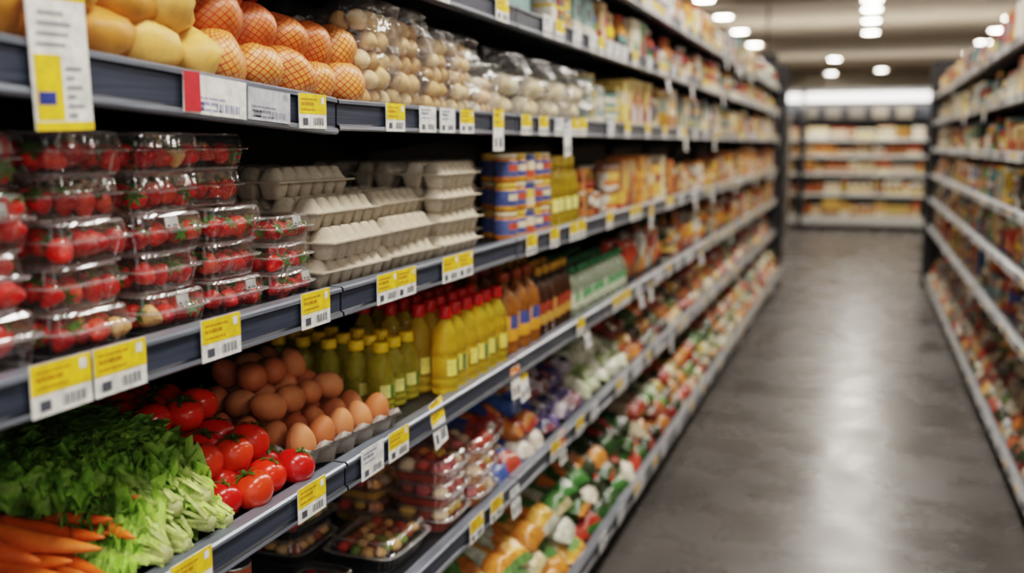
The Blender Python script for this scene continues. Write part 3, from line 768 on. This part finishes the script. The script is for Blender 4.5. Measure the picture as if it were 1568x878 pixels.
head(-.93,1.285,zC,dl+.05,seed=1,n=26)
head(-.925,1.235,zC+.015,dl+.02,seed=2,n=26)
head(-.93,1.18,zC,dl,seed=3,n=26)
head(-.925,1.13,zC+.005,dl-.05,seed=11,n=18,L=.26)
head(-.95,1.26,zC+.045,dl+.05,seed=4,n=26,L=.36)
head(-.955,1.195,zC+.05,dl,seed=5,n=26,L=.36)
head(-1.02,1.18,zC+.065,dl+.1,seed=6,n=30,L=.3,spread=.8,stem=(.05,.15),root=False,up=.45)
head(-1.03,1.25,zC+.065,dl+.05,seed=7,n=30,L=.28,spread=.8,stem=(.05,.15),root=False,up=.45)
head(-1.11,1.17,zC+.06,dl+.1,seed=8,n=30,L=.24,spread=1.0,stem=(.04,.1),root=False,up=.5)

# ------------------------------------------------------------------ SHELF D near
zD=LV['D']+dz
def trayset(name,y,x,n,w,d,h,cols,r,tray=(20,20,22),z=zD):
    mb=MB(); sh=shellT(w,d,h); N=44
    for L in range(n):
        b=TR(x,y,z+L*(h+.001),U(-.08,.08)); mb.add(sh,b,[WHITE])
        tr=shellT(w*.96,d*.96,h*.7); ti=T(tr.V[:N*4],[(i*N+k,i*N+(k+1)%N,(i+1)*N+(k+1)%N,(i+1)*N+k) for i in range(3) for k in range(N)]+[tuple(range(N-1,-1,-1))],0,'plastic')
        mb.add(ti,b@TR(z=.002),[lin(*tray)])
        ny=int(w*.84/(2*r)); nx=int(d*.84/(2*r))
        for i in range(ny):
            for j in range(nx):
                s=r*U(.85,1.15); mb.add(BALL,b@TR((j-(nx-1)/2)*2*r,(i-(ny-1)/2)*2*r,h*.56+U(-.003,.005),rz=U(0,6),s=(s,s*U(1,1.3),s*.8)),[lin(*random.choice(cols))])
    return mb.build(name)
NUT=[(226,176,114),(210,160,100),(150,74,48),(190,60,50),(120,140,60),(236,200,140)]
trayset('strawberry_tray',2.03,-1.05,1,.23,.19,.075,NUT,.016)
trayset('strawberry_tray',1.98,-1.26,2,.2,.17,.06,NUT,.016)
trayset('strawberry_tray',1.77,-1.07,1,.16,.14,.055,[(170,20,22),(150,16,20)],.018)  # red balls stand for strawberries in a punnet
DES=[(200,80,60),(226,140,70),(236,196,90),(150,70,50),(200,100,100),(235,205,170),(236,160,80)]
for y,x,n,tc_ in ((2.27,-1.02,3,(170,80,60)),(2.46,-1.01,3,(214,140,70)),(2.27,-1.2,4,(220,170,80)),(2.46,-1.2,4,(150,60,60))): trayset('dessert_tray',y,x,n,.18,.17,.062,DES,.022,tc_)
pillows('L','snack_packets',2.57,3.05,zD,[(60,84,150),(80,110,170),(214,130,60),(220,210,195),(176,70,54)],4,w=.12,h=.18,d=.062,run=2)
pillows('L','snack_packets',3.05,3.6,zD,[(60,56,94),(50,52,78),(196,186,190),(96,84,126),(124,74,80)],4,w=.11,h=.15,d=.056,run=2)
pillows('L','garlic_packets',3.6,4.25,zD,[(214,214,190),(222,220,200),(160,176,124),(200,206,176)],4,w=.12,h=.15,d=.06)
fill('L',.7,1.65,zD,.25,REDDY,['small_cartons','canned_goods'],front=-1.05)
fill('L',-.3,1.7,LV['E']+dz,.35,MIX,['snack_pouches','boxed_groceries'],front=-.85)

# ------------------------------------------------------------------ refrigerated display at the end
fr=empty('refrigerated_display_case'); body=MB(); FY=19.0
body.add(boxT(-3.2,3.2,FY+.75,FY+.85,0,2.5,0,'darkmetal'),None,[lin(60,58,56)])
body.add(boxT(-3.2,3.2,FY,FY+.75,0,.1,0,'darkmetal'),None,[lin(26,26,28)])
body.add(boxT(-3.2,3.2,FY-.02,FY+.75,.1,.24,0,'plastic'),None,[lin(180,178,172)])
body.add(boxT(-3.2,3.2,FY,FY+.75,2.46,2.52,0,'plastic'),None,[lin(150,152,152)])
body.add(boxT(-3.2,3.2,FY+.1,FY+.16,1.97,2.24,0,'plastic'),None,[lin(26,26,30)])
for k in range(16): body.add(boxT(-3.1+.4*k,-2.84+.4*k,FY+.09,FY+.1,2.0,2.2),None,[lin(*random.choice([(50,52,60),(80,74,66),(36,42,50),(100,92,80)]))])
for x in (-3.2,-1.12,1.04,3.1): body.add(boxT(x,x+.08,FY-.03,FY+.75,0,2.5,0,'darkmetal'),None,[lin(56,56,58)])
body.build('case_body',fr)
t_=MB(); t_.add(boxT(-3.1,3.1,FY-.03,FY,2.29,2.45,0,'tube')); t_.build('canopy_light',fr)
sh=MB(); FL=[.24,.65,1.02,1.34,1.64]
for z in FL[1:]:
    sh.add(boxT(-3.1,3.1,FY+.12,FY+.75,z-.03,z,0,'plastic'),None,[lin(120,120,116)])
for z in FL: sh.add(boxT(-3.1,3.1,FY+.09,FY+.12,z-.045,z+.005,0,'plastic'),None,[lin(206,206,202)])
sh.build('case_shelves',fr)
def fillx(x0,x1,z,clear,th,y=FY+.2,name='chilled_packs'):
    mb=MB(); x=x0
    while x<x1-.1:
        w=U(.07,.15); h=clear*U(.6,.98); p=pal(th); t=random.choice(BOXES+[JAR,BOT,CAN])
        for q in range(random.randint(1,3)):
            if x+w>x1: break
            mb.add(t,TR(x+w/2,y,z,-math.pi/2,s=(.12,w*.93,h)),p); x+=w
        x+=U(0,.03)
    mb.build(name)
OY=[(230,184,80),(222,140,60),(236,224,184),(196,96,56),(240,204,100),(150,96,60),(236,230,210)]
ths=[OY,OY,OY,WARM,CREAM+WARM]
for k,z in enumerate(FL):
    cl=([*FL,1.97][k+1]-z)-.06
    for a,b_ in ((-3.05,-1.13),(-1.02,1.03),(1.13,3.05)): fillx(a,b_,z+.001,cl*.92,ths[k] if abs(a)<1.1 else WARM)
ds=empty('display_stand'); mb=MB(); SX0,SX1,SY=-1.95,-1.18,17.2
for z in (.1,.5,.9,1.3,1.7): mb.add(boxT(SX0,SX1,SY,SY+.4,z-.03,z,0,'plastic'),None,[lin(150,146,140)])
mb.add(boxT(SX0,SX1,SY+.38,SY+.42,0,2.05,0,'plastic'),None,[lin(120,110,96)])
for x in (SX0,SX1-.03): mb.add(boxT(x,x+.03,SY,SY+.4,0,2.05,0,'plastic'),None,[lin(110,104,96)])
mb.build('stand_frame',ds)
for z in (.1,.5,.9,1.3,1.7): fillx(SX0+.03,SX1-.03,z+.001,.33,[(226,150,70),(236,220,180),(230,170,90),(190,100,60),(214,196,150)],SY+.12,'boxed_groceries')

# ------------------------------------------------------------------ lights
def area(name,x,y,z,sx,sy,W,col=(1,.935,.86),rot=(0,0,0),shape='RECTANGLE'):
    l=bpy.data.lights.new(name,'AREA'); l.shape=shape; l.size=sx; l.size_y=sy; l.energy=W; l.color=col
    o=bpy.data.objects.new(name,l); o.location=(x,y,z); o.rotation_euler=rot; bpy.context.scene.collection.objects.link(o)
for y in (-1.5,1.0,3.5,6,8.5,11): area('added_ceiling_fill',.1,y,3.7,.5,1.4,58 if y<5 else 54)  # fill lamps added above the frame, not modelled fixtures
for y in (0,5,10):
    area('added_ceiling_fill',3.6,y,3.7,.6,1.6,50); area('added_ceiling_fill',-3.2,y,3.7,.6,1.6,50)  # more added fill, over the neighbouring aisles
for x,y in ((0,15.4),(0,17.6),(-2.4,15.6),(2.3,15.5),(0,21.2),(-2.4,20.2),(2.3,24),(-.85,27.5),(.5,29.2)): area('ceiling_spot_light',x,y,3.69,.2,.2,30,shape='DISK')
area('added_uplight',0,19.4,2.56,6,.3,70,rot=(math.pi,0,0)); area('added_uplight',-1.1,8,2.5,.3,6,24,rot=(math.pi,0,0)); area('added_uplight',.95,8,2.5,.3,6,24,rot=(math.pi,0,0))  # invented lamps facing up, added to brighten the ceiling
area('added_uplight',0,27,2.6,8,.4,60,rot=(math.pi,0,0))  # another added uplight, for the far ceiling
area('canopy_tube',0,18.9,2.25,6,.08,32,rot=(math.radians(35),0,0))
w=bpy.data.worlds.new('World'); bpy.context.scene.world=w; w.use_nodes=True
w.node_tree.nodes['Background'].inputs[0].default_value=(1,.98,.95,1); w.node_tree.nodes['Background'].inputs[1].default_value=.9

# ------------------------------------------------------------------ camera
cam=bpy.data.cameras.new('camera'); co=bpy.data.objects.new('camera',cam); bpy.context.scene.collection.objects.link(co)
cam.sensor_width=36; cam.lens=35; cam.clip_start=.05
th=math.radians(8.17); ps=math.radians(19.35)
co.location=(0,0,1.55); co.rotation_euler=(math.pi/2-th,0,ps)
cam.dof.use_dof=True; cam.dof.focus_distance=1.75; cam.dof.aperture_fstop=1.8
sc=bpy.context.scene; sc.camera=co
sc.view_settings.view_transform='Filmic'; sc.view_settings.look='Medium High Contrast'; sc.view_settings.exposure=.08
sc.cycles.transparent_max_bounces=24
print('faces',sum(len(o.data.polygons) for o in bpy.data.objects if o.type=='MESH'))
